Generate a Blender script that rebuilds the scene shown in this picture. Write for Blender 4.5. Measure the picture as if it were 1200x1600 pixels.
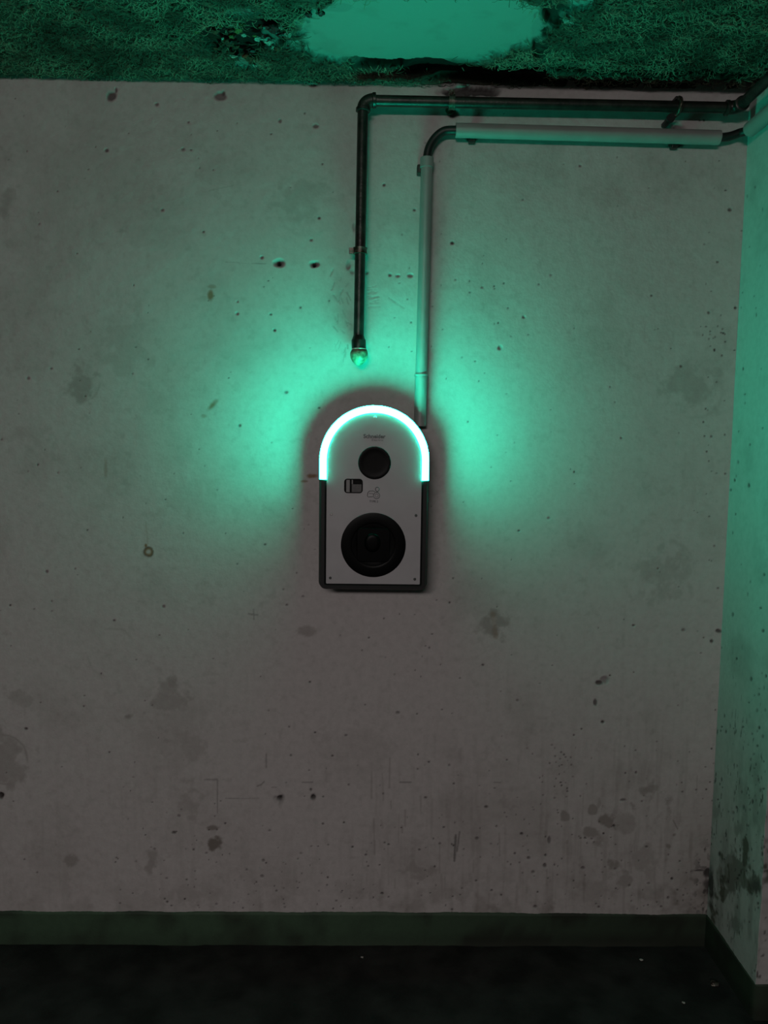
import bpy, bmesh, math, random
import numpy as np
from mathutils import Vector, Matrix

for o in list(bpy.data.objects):
    bpy.data.objects.remove(o)
random.seed(7)
rng = np.random.default_rng(11)
S = bpy.context.scene
C = S.collection
PI = math.pi

# ---------------------------------------------------------------- camera
FPX = 1190.0
CAMH = 1.38
CAM = Vector((0.0, -2.0, CAMH))
yaw, pitch, roll = [math.radians(a) for a in (0.8646, -5.0301, 0.7530)]
_F = Vector((math.sin(yaw) * math.cos(pitch), math.cos(yaw) * math.cos(pitch), math.sin(pitch)))
_R = Vector((math.cos(yaw), -math.sin(yaw), 0))
_U = _R.cross(_F)
R2 = _R * math.cos(roll) + _U * math.sin(roll)
U2 = -_R * math.sin(roll) + _U * math.cos(roll)
cd = bpy.data.cameras.new('camera')
cam = bpy.data.objects.new('camera', cd)
C.objects.link(cam)
cd.sensor_fit = 'VERTICAL'
cd.sensor_height = 36.0
cd.lens = 36.0 * FPX / 1600.0
cd.clip_start = 0.02
M = Matrix((R2, U2, -_F)).transposed().to_4x4()
M.translation = CAM
cam.matrix_world = M
S.camera = cam

# ---------------------------------------------------------------- world, lamps, exposure
w = bpy.data.worlds.new('world')
S.world = w
w.use_nodes = True
w.node_tree.nodes['Background'].inputs[0].default_value = (1.0, 0.93, 0.91, 1)
w.node_tree.nodes['Background'].inputs[1].default_value = 0.012

ld = bpy.data.lights.new('garage_lamp', 'AREA')
ld.shape = 'RECTANGLE'
ld.size = 1.3
ld.size_y = 0.30
ld.energy = 43.0
ld.color = (1.0, 0.90, 0.875)
lo = bpy.data.objects.new('garage_lamp', ld)
C.objects.link(lo)
lo.location = (-0.6, -4.4, 2.18)
lo.rotation_euler = (math.radians(38), 0, math.radians(-6))

S.view_settings.view_transform = 'Standard'
S.view_settings.look = 'None'
S.view_settings.gamma = 1.0
S.view_settings.exposure = 0.0
S.view_settings.use_curve_mapping = False

LED = 225.0                      # radiance of the charger's light strip
LED_COL = (0.0040, 1.0, 0.60)

# ---------------------------------------------------------------- helpers
def at(px, py, Y=0.0):
    """point of the photograph's pixel on the vertical plane y = Y"""
    d = _F + R2 * ((px - 600) / FPX) + U2 * ((800 - py) / FPX)
    return CAM + d * ((Y - CAM.y) / d.y)

def project(P):
    """world points (n,3) -> photograph pixels, used to place stains and chips"""
    d = P - np.array(CAM)
    r = d @ np.array(R2); u = d @ np.array(U2); f = d @ np.array(_F)
    return 600 + FPX * r / f, 800 - FPX * u / f

def link_mesh(name, verts, faces, mat, parent=None, smooth=False):
    me = bpy.data.meshes.new(name)
    me.from_pydata([tuple(v) for v in verts], [], faces)
    return finish(name, me, mat, parent, smooth)

def finish(name, me, mat, parent=None, smooth=False):
    if mat:
        me.materials.append(mat)
    if smooth:
        me.polygons.foreach_set('use_smooth', [True] * len(me.polygons))
    me.update()
    o = bpy.data.objects.new(name, me)
    C.objects.link(o)
    if parent is not None:
        o.parent = parent
    return o

def obj(name, bm, mat, parent=None, smooth=False, angle=None):
    bmesh.ops.recalc_face_normals(bm, faces=bm.faces)
    if angle is not None:
        for f in bm.faces: f.smooth = True
        for e in bm.edges:
            if len(e.link_faces) == 2 and e.calc_face_angle(0) > angle:
                e.smooth = False
    me = bpy.data.meshes.new(name)
    bm.to_mesh(me); bm.free()
    return finish(name, me, mat, parent, smooth)

def thing(name, label, cat, loc, group=None):
    o = bpy.data.objects.new(name, None)
    o.empty_display_size = 0.05
    C.objects.link(o)
    o.location = loc
    o['label'] = label; o['category'] = cat
    if group: o['group'] = group
    return o

def tag(o, label, cat, group=None):
    o['label'] = label; o['category'] = cat
    if group: o['group'] = group
    return o

def tube(bm, pts, rad, seg=20, cap=True, off=Vector((0, 0, 0))):
    """round bar swept along pts; rad a number or a list"""
    pts = [Vector(p) - off for p in pts]
    if not hasattr(rad, '__len__'): rad = [rad] * len(pts)
    n = len(pts)
    T = []
    for i in range(n):
        a = pts[max(i - 1, 0)]; b = pts[min(i + 1, n - 1)]
        t = (b - a)
        if t.length < 1e-7: t = pts[min(i + 2, n - 1)] - pts[max(i - 2, 0)]
        T.append(t.normalized())
    ref = Vector((0, -1, 0)) if abs(T[0].y) < 0.9 else Vector((0, 0, 1))
    N = (ref - T[0] * ref.dot(T[0])).normalized()
    rings = []
    for i in range(n):
        if i:
            q = T[i - 1].rotation_difference(T[i]); N = q @ N
            N = (N - T[i] * N.dot(T[i])).normalized()
        B = T[i].cross(N)
        rings.append([bm.verts.new(pts[i] + (N * math.cos(2 * PI * k / seg) + B * math.sin(2 * PI * k / seg)) * rad[i]) for k in range(seg)])
    for i in range(n - 1):
        for k in range(seg):
            bm.faces.new((rings[i][k], rings[i][(k + 1) % seg], rings[i + 1][(k + 1) % seg], rings[i + 1][k]))
    if cap:
        bm.faces.new(rings[0][::-1]); bm.faces.new(rings[-1])

def box(bm, c, s, rot=None, bev=0.0, off=Vector((0, 0, 0))):
    r = bmesh.ops.create_cube(bm, size=1.0)
    vs = r['verts']
    for v in vs:
        p = Vector((v.co.x * s[0], v.co.y * s[1], v.co.z * s[2]))
        if rot is not None: p = rot @ p
        v.co = p + Vector(c) - off
    if bev:
        es = list({e for v in vs for e in v.link_edges})
        bmesh.ops.bevel(bm, geom=es, offset=bev, segments=2, affect='EDGES', profile=0.5)

def lathe(bm, prof, c, seg=64, off=Vector((0, 0, 0))):
    """profile (radius, y) revolved about the axis through c along y"""
    c = Vector(c) - off
    rings = []
    for r, y in prof:
        if r < 1e-6:
            rings.append([bm.verts.new((c.x, y, c.z))])
        else:
            rings.append([bm.verts.new((c.x + r * math.cos(2 * PI * k / seg), y, c.z + r * math.sin(2 * PI * k / seg))) for k in range(seg)])
    for a, b in zip(rings[:-1], rings[1:]):
        for k in range(seg):
            k2 = (k + 1) % seg
            if len(a) == 1 and len(b) == 1: continue
            if len(a) == 1: bm.faces.new((a[0], b[k], b[k2]))
            elif len(b) == 1: bm.faces.new((a[k], b[0], a[k2]))
            else: bm.faces.new((a[k], b[k], b[k2], a[k2]))

# numpy value noise ------------------------------------------------------
def vnoise(x, y, seed, scale):
    r = np.random.default_rng(seed)
    n = 512
    g = r.random((n, n)).astype(np.float32)
    u = x / scale + 100.37; v = y / scale + 77.91
    i = np.floor(u).astype(np.int64); j = np.floor(v).astype(np.int64)
    fu = u - i; fv = v - j
    fu = fu * fu * (3 - 2 * fu); fv = fv * fv * (3 - 2 * fv)
    i %= n; j %= n; i1 = (i + 1) % n; j1 = (j + 1) % n
    return (g[i, j] * (1 - fu) + g[i1, j] * fu) * (1 - fv) + (g[i, j1] * (1 - fu) + g[i1, j1] * fu) * fv

def fbm(x, y, seed, scale, octv=4):
    s = 0; a = 1; t = 0
    for k in range(octv):
        s = s + a * vnoise(x, y, seed + k, scale); t += a
        a *= 0.55; scale /= 2.03
    return s / t

def sstep(x, a, b):
    t = np.clip((x - a) / (b - a), 0, 1)
    return t * t * (3 - 2 * t)

def spaced(knots):
    out = []
    for (a, b, d) in knots:
        n = max(1, int(round((b - a) / d)))
        out += list(np.linspace(a, b, n + 1)[:-1])
    out.append(knots[-1][1])
    return np.array(out)

def grid_mesh(name, P, nu, nv, attrs, mat, flip=False):
    """P (nu*nv,3) grid, attrs dict name->(n,4)"""
    me = bpy.data.meshes.new(name)
    idx = np.arange(nu * nv).reshape(nu, nv)
    a = idx[:-1, :-1].ravel(); b = idx[1:, :-1].ravel(); c = idx[1:, 1:].ravel(); d = idx[:-1, 1:].ravel()
    q = np.stack([a, d, c, b] if flip else [a, b, c, d], 1).astype(np.int32)
    nf = len(q)
    me.vertices.add(nu * nv); me.vertices.foreach_set('co', P.astype(np.float32).ravel())
    me.loops.add(nf * 4); me.loops.foreach_set('vertex_index', q.ravel())
    me.polygons.add(nf)
    me.polygons.foreach_set('loop_start', np.arange(0, nf * 4, 4, dtype=np.int32))
    me.polygons.foreach_set('loop_total', np.full(nf, 4, dtype=np.int32))
    me.polygons.foreach_set('use_smooth', np.ones(nf, dtype=bool))
    for k, v in attrs.items():
        at_ = me.attributes.new(k, 'FLOAT_COLOR', 'POINT')
        at_.data.foreach_set('color', v.astype(np.float32).ravel())
    me.validate(); me.update()
    return finish(name, me, mat)

# ---------------------------------------------------------------- materials
def mat(name, col, rough=0.6, metal=0.0, var=0.0, vscale=30.0, bump=0.0, bscale=200.0, spec=0.5, col2=None):
    m = bpy.data.materials.new(name); m.use_nodes = True
    nt = m.node_tree; b = nt.nodes['Principled BSDF']
    b.inputs['Roughness'].default_value = rough
    b.inputs['Metallic'].default_value = metal
    b.inputs['Specular IOR Level'].default_value = spec
    b.inputs['Base Color'].default_value = (*col, 1)
    tc = nt.nodes.new('ShaderNodeTexCoord')
    if var or col2:
        n = nt.nodes.new('ShaderNodeTexNoise'); n.inputs['Scale'].default_value = vscale
        n.inputs['Detail'].default_value = 6
        nt.links.new(tc.outputs['Object'], n.inputs['Vector'])
        r = nt.nodes.new('ShaderNodeValToRGB')
        c2 = col2 or tuple(c * (1 - var) for c in col)
        r.color_ramp.elements[0].position = 0.38; r.color_ramp.elements[0].color = (*c2, 1)
        r.color_ramp.elements[1].position = 0.62; r.color_ramp.elements[1].color = (*col, 1)
        nt.links.new(n.outputs['Fac'], r.inputs['Fac'])
        nt.links.new(r.outputs['Color'], b.inputs['Base Color'])
    if bump:
        n2 = nt.nodes.new('ShaderNodeTexNoise'); n2.inputs['Scale'].default_value = bscale
        n2.inputs['Detail'].default_value = 4
        nt.links.new(tc.outputs['Object'], n2.inputs['Vector'])
        bp = nt.nodes.new('ShaderNodeBump'); bp.inputs['Strength'].default_value = bump
        bp.inputs['Distance'].default_value = 0.002
        nt.links.new(n2.outputs['Fac'], bp.inputs['Height'])
        nt.links.new(bp.outputs['Normal'], b.inputs['Normal'])
    return m

def surface_mat(name, paint, grime, rust, pit, rough=0.75, bump=0.35):
    """painted concrete: attribute 'wear' carries grime, rust, bare pit and painted groove shade amounts"""
    m = bpy.data.materials.new(name); m.use_nodes = True
    nt = m.node_tree; L = nt.links; b = nt.nodes['Principled BSDF']
    b.inputs['Roughness'].default_value = rough
    b.inputs['Specular IOR Level'].default_value = 0.25
    a = nt.nodes.new('ShaderNodeAttribute'); a.attribute_name = 'wear'
    sp = nt.nodes.new('ShaderNodeSeparateColor'); L.new(a.outputs['Color'], sp.inputs[0])
    tc = nt.nodes.new('ShaderNodeTexCoord')
    n = nt.nodes.new('ShaderNodeTexNoise'); n.inputs['Scale'].default_value = 55; n.inputs['Detail'].default_value = 8
    n.inputs['Roughness'].default_value = 0.65
    L.new(tc.outputs['Object'], n.inputs['Vector'])
    base = nt.nodes.new('ShaderNodeValToRGB')
    base.color_ramp.elements[0].position = 0.3; base.color_ramp.elements[0].color = (*[c * 0.88 for c in paint], 1)
    base.color_ramp.elements[1].position = 0.6; base.color_ramp.elements[1].color = (*paint, 1)
    L.new(n.outputs['Fac'], base.inputs['Fac'])
    prev = base.outputs['Color']
    for ch, col in ((0, grime), (1, rust), (2, pit)):
        mx = nt.nodes.new('ShaderNodeMix'); mx.data_type = 'RGBA'
        L.new(sp.outputs[ch], mx.inputs[0]); L.new(prev, mx.inputs[6]); mx.inputs[7].default_value = (*col, 1)
        prev = mx.outputs[2]
    L.new(prev, b.inputs['Base Color'])
    n2 = nt.nodes.new('ShaderNodeTexNoise'); n2.inputs['Scale'].default_value = 160; n2.inputs['Detail'].default_value = 5
    L.new(tc.outputs['Object'], n2.inputs['Vector'])
    bp = nt.nodes.new('ShaderNodeBump'); bp.inputs['Strength'].default_value = bump; bp.inputs['Distance'].default_value = 0.0015
    L.new(n2.outputs['Fac'], bp.inputs['Height']); L.new(bp.outputs['Normal'], b.inputs['Normal'])
    return m

M_wall = surface_mat('aged_white_paint', (0.50, 0.475, 0.47), (0.13, 0.11, 0.09), (0.20, 0.10, 0.03), (0.035, 0.032, 0.03))
M_wall_r = surface_mat('aged_white_paint_side', (0.44, 0.44, 0.43), (0.10, 0.10, 0.08), (0.16, 0.09, 0.03), (0.03, 0.03, 0.028))
M_ceil = surface_mat('wood_wool_board', (0.085, 0.080, 0.062), (0.34, 0.33, 0.31), (0.17, 0.055, 0.025), (0.010, 0.009, 0.008), bump=0.6)
M_floor = mat('dirty_dark_concrete', (0.030, 0.029, 0.028), 0.7, var=0.55, vscale=9, bump=0.5, bscale=120, spec=0.2)
M_base = surface_mat('green_floor_paint', (0.055, 0.10, 0.060), (0.022, 0.028, 0.02), (0.2, 0.19, 0.17), (0.02, 0.02, 0.018), rough=0.6)
M_fibre = mat('wood_wool_strand', (0.30, 0.275, 0.20), 0.8, var=0.75, vscale=12, spec=0.2)
M_chip = mat('plaster_crumb', (0.45, 0.43, 0.40), 0.9, var=0.3, vscale=60, bump=0.4)
M_rustchunk = mat('rusty_crust', (0.17, 0.055, 0.03), 0.9, bump=0.8, vscale=70, col2=(0.06, 0.03, 0.02))
M_moss = mat('ochre_crust', (0.22, 0.18, 0.06), 0.9, bump=0.8, vscale=70, col2=(0.08, 0.06, 0.02))
M_black = mat('black_plastic', (0.0022, 0.0028, 0.0028), 0.35, spec=0.07, var=0.25, vscale=40, bump=0.05, bscale=500)
M_housing = mat('charcoal_housing', (0.009, 0.010, 0.010), 0.5, spec=0.3, var=0.2, vscale=30, bump=0.08, bscale=600)
M_plate = mat('light_grey_plate', (0.42, 0.41, 0.425), 0.45, var=0.07, vscale=18, bump=0.04, bscale=700)
M_print = mat('grey_print', (0.10, 0.105, 0.11), 0.6, var=0.1, vscale=200)
M_steel = mat('screw_steel', (0.32, 0.32, 0.31), 0.35, metal=0.8, var=0.2, vscale=200)
M_dsteel = mat('dull_screw', (0.08, 0.08, 0.08), 0.5, metal=0.5, var=0.2, vscale=200)
M_toggle = mat('grey_breaker', (0.20, 0.20, 0.20), 0.4, var=0.1, vscale=60)
M_iron = mat('black_iron_pipe', (0.035, 0.032, 0.028), 0.38, metal=0.35, bump=0.3, bscale=180, vscale=35, col2=(0.012, 0.012, 0.011))
M_clamp = mat('rusty_clamp', (0.16, 0.15, 0.13), 0.4, metal=0.7, bump=0.3, vscale=90, col2=(0.05, 0.035, 0.025))
M_cap = mat('limed_brass', (0.24, 0.23, 0.15), 0.62, metal=0.1, bump=0.7, bscale=140, vscale=80, col2=(0.06, 0.07, 0.04))
M_lime = mat('white_tape', (0.55, 0.55, 0.5), 0.7, var=0.3, vscale=120)
M_pvc = mat('grey_pvc', (0.27, 0.268, 0.265), 0.42, var=0.12, vscale=14, bump=0.05)
M_hose = mat('black_hose', (0.010, 0.010, 0.010), 0.45, var=0.2, vscale=60, bump=0.1)

M_led = bpy.data.materials.new('led_strip'); M_led.use_nodes = True
_b = M_led.node_tree.nodes['Principled BSDF']
_b.inputs['Base Color'].default_value = (0.8, 0.8, 0.8, 1)
_b.inputs['Emission Color'].default_value = (*LED_COL, 1)
_b.inputs['Emission Strength'].default_value = LED

# ---------------------------------------------------------------- wear painting (dirt with a shape of its own)
class Wear:
    def __init__(s, px, py, x, z):
        s.px, s.py, s.x, s.z = px, py, x, z
        n = len(px)
        s.g = np.zeros(n, np.float32); s.r = np.zeros(n, np.float32); s.p = np.zeros(n, np.float32); s.d = np.zeros(n, np.float32)
        s.wob = (fbm(x, z, 5, 0.026, 5) - 0.5) * 1.3; s.wob2 = fbm(x, z, 15, 0.07, 2)
        s.o = np.argsort(py, kind='stable'); s.sy = py[s.o]
    def near(s, y0, y1):
        return s.o[np.searchsorted(s.sy, y0):np.searchsorted(s.sy, y1)]
    def blob(s, cx, cy, rx, ry, amt, ch='g', soft=0.5, dep=0.0, wob=1.0, ang=0.0):
        R = max(rx, ry) * 1.7 + 3
        i = s.near(cy - R, cy + R)
        i = i[np.abs(s.px[i] - cx) < R]
        if not len(i): return
        dx = s.px[i] - cx; dy = s.py[i] - cy
        ca, sa = math.cos(ang), math.sin(ang)
        u = dx * ca + dy * sa; v = -dx * sa + dy * ca
        q = np.sqrt((u / rx) ** 2 + (v / ry) ** 2) + s.wob[i] * wob
        m = amt * (1 - sstep(q, 1 - soft, 1 + soft * 0.4))
        a = getattr(s, ch); a[i] = np.maximum(a[i], m)
        if dep: s.d[i] = np.maximum(s.d[i], dep * (1 - sstep(q, 0.3, 1.1)))
    def ring(s, cx, cy, r, wd, amt, ch='g'):
        i = s.near(cy - r - 10, cy + r + 10)
        i = i[np.abs(s.px[i] - cx) < r + 10]
        if not len(i): return
        q = np.abs(np.hypot(s.px[i] - cx, s.py[i] - cy) - r + s.wob[i] * 5) / wd
        a = getattr(s, ch); a[i] = np.maximum(a[i], amt * np.exp(-q * q) * (sstep(s.wob2[i], .42, .6) if r > 15 else 1))
    def line(s, x0, y0, x1, y1, wd, amt, ch='p', dep=0.0):
        n = max(2, int(math.hypot(x1 - x0, y1 - y0) / (wd * 0.8)))
        for k in range(n + 1):
            t = k / n
            s.blob(x0 + (x1 - x0) * t, y0 + (y1 - y0) * t, wd, wd, amt, ch, 0.6, dep, 0.6)
    def rgba(s):
        return np.stack([np.clip(s.g, 0, 1), np.clip(s.r, 0, 1), np.clip(s.p, 0, 1), np.ones_like(s.g)], 1)

# ---------------------------------------------------------------- back wall
CEIL0 = 2.29
XL, XR = -3.2, None
top_a, top_b = at(0, 118), at(1150, 141)
XR = (at(1135, 890).x)
def ceil_z(x):                                     # the slab sags a little towards the right corner
    t = (x - top_a.x) / (top_b.x - top_a.x)
    return top_a.z + (top_b.z - top_a.z) * np.clip(t, -0.3, 1.0)
XRtop, XRbot = at(1168, 215).x, at(1106, 1400).x
def corner_x(z):
    return XRbot + (XRtop - XRbot) * (z - 0.12) / (2.18 - 0.12)

us = spaced([(XL, -1.05, 0.03), (-1.05, 1.0, 0.0025)])
zs = spaced([(-0.02, 0.10, 0.02), (0.10, 2.36, 0.0025)])
nu, nv = len(us), len(zs)
U, Z = np.meshgrid(us, zs, indexing='ij')
U = U.ravel(); Z = Z.ravel()
Xw = XL + (U - XL) / (1.0 - XL) * (corner_x(Z) + 0.002 - XL)
# keep the fine columns fine: stretch only the part right of the device
Xw = np.where(U < 0.5, U, 0.5 + (U - 0.5) / 0.5 * (corner_x(Z) + 0.002 - 0.5))
P = np.stack([Xw, np.zeros_like(Xw), Z], 1)
px, py = project(P)
W = Wear(px, py, Xw, Z)
mott = fbm(Xw, Z, 21, 0.16, 5); fine = fbm(Xw, Z, 33, 0.018, 3)
W.g += 0.15 * sstep(mott, 0.50, 0.78) + 0.12 * sstep(fine, 0.60, 0.85)
drip = fbm(Xw, Z * 0.10, 44, 0.014, 3)
low = sstep(py, 930, 1420)
W.g += low * 0.22 * sstep(drip, 0.50, 0.8) * (0.4 + 0.6 * sstep(px, 400, 1050))
W.g += 0.16 * low * sstep(px, 450, 1100)
# dark greasy band over the skirting and in the corner
W.g += 0.35 * sstep(py, 1330, 1430) * sstep(fbm(Xw, Z, 60, 0.05, 4), 0.42, 0.72) * (0.5 + 0.5 * sstep(px, 250, 900))
W.p += 0.85 * sstep(fbm(Xw, Z, 71, 0.012, 2), 0.60, 0.68) * sstep(px + 25 * (fbm(Xw, Z, 72, 0.05) - .5), 1070, 1105) * sstep(py, 1290, 1400)
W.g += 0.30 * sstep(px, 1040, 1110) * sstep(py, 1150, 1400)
# broad patches seen in the photograph
for a in [(130, 600, 28, 26, .35), (1085, 605, 42, 40, .26), (1035, 895, 42, 36, .22), (470, 310, 45, 40, .20), (195, 540, 40, 60, .16),
          (275, 1100, 34, 34, .28), (770, 978, 22, 26, .42), (190, 360, 9, 11, .3), (5, 1187, 36, 44, .30), (300, 1160, 25, 30, .22),
          (110, 1345, 10, 14, .42), (236, 1345, 10, 18, .34), (295, 1255, 18, 26, .24), (35, 1090, 18, 14, .24), (480, 990, 14, 12, .34),
          (945, 305, 35, 28, .12), (40, 680, 30, 22, .14), (10, 320, 14, 22, .28), (335, 1318, 13, 11, .75), (333, 1294, 9, 4, .6),
          (660, 760, 20, 30, .2), (300, 780, 50, 30, .10), (200, 1120, 8, 6, .45), (270, 1062, 7, 10, .35),
          (1018, 1230, 22, 22, .50), (1010, 1215, 10, 14, .5), (1045, 1262, 9, 17, .48), (1030, 1240, 14, 10, .4), (937, 1252, 7, 9, .4), (924, 1266, 8, 10, .5),
          (882, 1275, 7, 7, .5), (950, 1286, 14, 13, .60), (924, 1300, 12, 12, .50), (978, 1285, 24, 22, .34), (989, 1262, 7, 9, .45),
          (935, 1320, 15, 14, .45), (955, 1355, 11, 22, .55), (1005, 1340, 22, 26, .32), (930, 1390, 20, 30, .3), (975, 1372, 13, 16, .42),
          (1054, 1304, 4, 4, .6), (1045, 1322, 4, 4, .6), (886, 1317, 5, 6, .45), (650, 1360, 30, 14, .35), (1075, 1380, 26, 50, .40),
          (300, 1400, 40, 14, .2), (560, 1170, 60, 40, .12)]:
    W.blob(*a[:4], min(.85, a[4] * 1.1), 'g', 0.6, 0, 2.0)
for a in [(5, 1187, 38, 2.2, .4), (1085, 610, 44, 3, .16), (1038, 890, 46, 3, .20), (130, 600, 26, 2, .25), (175, 1020, 38, 2, .22), (285, 1150, 34, 2, .14),
          (480, 320, 48, 3, .10), (700, 700, 0.1, 1, 0)]:
    W.ring(*a)
for k in range(46):                                # small drips below the stains
    x = rng.uniform(560, 1090); y = rng.uniform(1180, 1400)
    W.line(x, y, x + rng.uniform(-2, 2), y + rng.uniform(10, 60), rng.uniform(1.2, 2.4), rng.uniform(.15, .4), 'g')
W.line(1052, 1282, 1059, 1296, 1.2, .7, 'g'); W.line(712, 1305, 710, 1345, 2.2, .6, 'p'); W.line(718, 1300, 714, 1330, 1.6, .5, 'p')
# rust
W.blob(329, 461, 5, 9, .8, 'r', .6); W.blob(332, 448, 8, 3, .4, 'r'); W.ring(232, 862, 6, 2.4, .9, 'r'); W.blob(228, 852, 3, 4, .9, 'r')
W.ring(232, 862, 7.5, 1.3, .6, 'p'); W.blob(331, 634, 14, 5, .75, 'r', .7, 0, 1, -0.8); W.blob(318, 650, 5, 4, .4, 'r'); W.line(228, 815, 231, 850, 1.6, .25, 'r')
W.blob(487, 744, 8, 4, .8, 'r'); W.blob(476, 752, 6, 2, .7, 'r'); W.blob(165, 735, 3, 20, .35, 'r', .7); W.line(770, 960, 775, 995, 5, .3, 'r')
# chips and anchor holes (real recesses)
for a in [(174, 150, 8, 8, .75, .004), (181, 141, 2, 5, .7, .003), (345, 150, 10, 7, .6, .004), (349, 146, 4, 5, .8, .005), (490, 133, 8, 3, .7, .003), (497, 128, 3, 3, .7, .003),
          (437, 411, 9, 7, .60, .006), (492, 413, 8, 5, .55, .005), (437, 1247, 8.5, 8, .65, .006), (490, 1246, 5.5, 6, .7, .006), (1, 1243, 6, 7, .9, .008),
          (738, 142, 42, 9, .92, .014), (715, 146, 22, 8, .92, .014), (760, 145, 20, 5, .85, .010), (707, 176, 9, 8, .6, .005), (738, 216, 8, 4, .75, .004), (1058, 200, 13, 7, .6, .006),
          (1058, 226, 12, 5, .7, .006), (544, 415, 4, 9, .4, .003), (550, 425, 6, 6, .4, .003), (553, 355, 3, 9, .35, .002),
          (609, 429, 3, 3, .6, .003), (622, 431, 5, 3, .45, .004), (641, 430, 5, 3, .4, .004), (1149, 481, 3, 3, .9, .003), (1123, 986, 5, 3, .8, .003), (1112, 1002, 3, 3, .8, .003),
          (936, 1067, 6, 4, .85, .004), (945, 1062, 7, 6, .45, .003), (930, 1098, 3, 5, .75, .003), (781, 543, 4, 4, .45, .003), (573, 426, 3, 3, .5, .002),
          (600, 289, 2.5, 2.5, .8, .003), (245, 163, 3, 2.5, .6, .002), (494, 197, 5, 3, .6, .003), (438, 189, 3, 4, .6, .002), (1108, 1390, 9, 22, .8, .004), (1108, 1365, 8, 9, .9, .005),
          (1092, 1360, 8, 2, .8, .002), (973, 1250, 6, 2.5, .7, .003), (852, 1336, 2.5, 3, .9, .003), (851, 1352, 3, 4, .7, .003), (858, 1312, 3, 6, .6, .002), (1050, 1373, 2.5, 2.5, .9, .003)]:
    W.blob(a[0], a[1], a[2], a[3], a[4], 'p', .5, a[5], 1.0)
for a in [(436, 412, 4), (491, 414, 3.6), (437, 1247, 4), (490, 1246, 3), (0, 1243, 4)]:
    W.blob(a[0], a[1], a[2], a[2], 1.0, 'p', .4, .03, .3)
for a in [(320, 1218, 339, 1218, 1.5), (416, 1178, 416, 1198, 1.6), (402, 1228, 408, 1226, 1.3), (408, 1226, 413, 1221, 1.3), (472, 1222, 486, 1222, 1.4), (625, 1222, 642, 1222, 1.3),
          (388, 959, 402, 961, 1.4), (396, 952, 397, 968, 1.2), (340, 1218, 340, 1270, 1.0), (772, 1222, 782, 1223, 1.2), (352, 1247, 405, 1247, .8), (352, 410, 415, 412, .7), (425, 1230, 432, 1230, 1.3)]:
    W.line(*a, .42, 'p')
W.line(327, 298, 364, 290, 1.1, .25, 'g'); W.line(608, 465, 632, 482, 1.2, .3, 'g', .001)
for k in range(9):
    x = 574 + rng.uniform(-1, 2); y = 448 + k * 4 + rng.uniform(-1.5, 1.5)
    for j in range(3):
        x1 = x + rng.uniform(3, 8); y1 = y + rng.uniform(-2.5, 1.5); W.line(x, y, x1, y1, rng.uniform(.7, 1.2), rng.uniform(.1, .3), 'g', .0012); x, y = x1, y1
for k in range(26):                                # flaking around the pipe's end
    x = rng.uniform(520, 545); y = rng.uniform(420, 560)
    W.line(x, y, x + rng.uniform(-5, 8), y + rng.uniform(2, 12), 1.2, rng.uniform(.2, .5), 'g', .0015)
# air-bubble pits everywhere, more near the floor
for k in range(620):
    x = rng.uniform(0, 1165); y = rng.uniform(150, 1425)
    if rng.random() < 0.40: y = 1425 - abs(rng.normal(0, 110)); x = rng.uniform(180, 1105)
    if rng.random() < 0.10: x = rng.normal(1110, 14)
    r = rng.choice([1.1, 1.4, 1.8, 2.6], p=[.42, .34, .18, .06])
    W.blob(x, y, r * rng.uniform(.8, 1.5), r, rng.uniform(.45, .95), 'p', .6, r * .0013, .5)
for cx, cy, n, s_ in [(870, 1215, 26, 22), (1050, 1200, 10, 30), (470, 1410, 26, 40), (850, 1340, 10, 30), (1120, 520, 14, 12), (700, 500, 20, 60), (640, 1000, 14, 60), (880, 1190, 12, 18)]:
    for k in range(n):
        W.blob(rng.normal(cx, s_), rng.normal(cy, s_), rng.uniform(1, 2.2), rng.uniform(1, 1.8), rng.uniform(.5, .95), 'p', .6, .0015, .5)
Yw = W.d + (fbm(Xw, Z, 81, 0.22, 3) - 0.5) * 0.004 + (fbm(Xw, Z, 88, 0.02, 3) - 0.5) * 0.0009
P[:, 1] = Yw
back = grid_mesh('wall_back', P, nu, nv, {'wear': W.rgba()}, M_wall)
back['kind'] = 'structure'

# ---------------------------------------------------------------- right wall: short return, then the pier face beyond the frame
DEP = 0.272
ss = spaced([(0, DEP - 0.006, 0.003), (DEP - 0.006, DEP + 0.006, 0.0015), (DEP + 0.006, DEP + 0.10, 0.004), (DEP + 0.10, DEP + 2.3, 0.1)])
zs2 = spaced([(-0.02, 0.08, 0.02), (0.08, 2.40, 0.003)])
nu, nv = len(ss), len(zs2)
Sg, Z2 = np.meshgrid(ss, zs2, indexing='ij'); Sg = Sg.ravel(); Z2 = Z2.ravel()
edge = DEP + (fbm(Z2, Z2 * 0, 9, 0.06, 4) - 0.5) * 0.012
a_ = np.minimum(Sg, DEP)
Xr = corner_x(Z2) + np.maximum(Sg - DEP, 0) * 1.0
Yr = -(a_ / DEP) * edge
P = np.stack([Xr, Yr, Z2], 1)
px, py = project(P)
W = Wear(px, py, Yr * 3 + Xr, Z2)
mott = fbm(Sg, Z2, 121, 0.12, 5)
W.g += 0.22 * sstep(mott, .48, .75) + 0.35 * sstep(py, 1050, 1350) * sstep(fbm(Sg, Z2 * .3, 122, 0.03, 4), .45, .7)
W.p += 0.75 * sstep(fbm(Sg, Z2 * .3, 124, 0.008, 3), .73, .80) * sstep(py, 900, 1250)
W.g += .8 * sstep(fbm(Sg, Z2, 125, .05, 4) + .25 * (1 - np.abs((py - 1375) / 55)), .62, .75)
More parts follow.
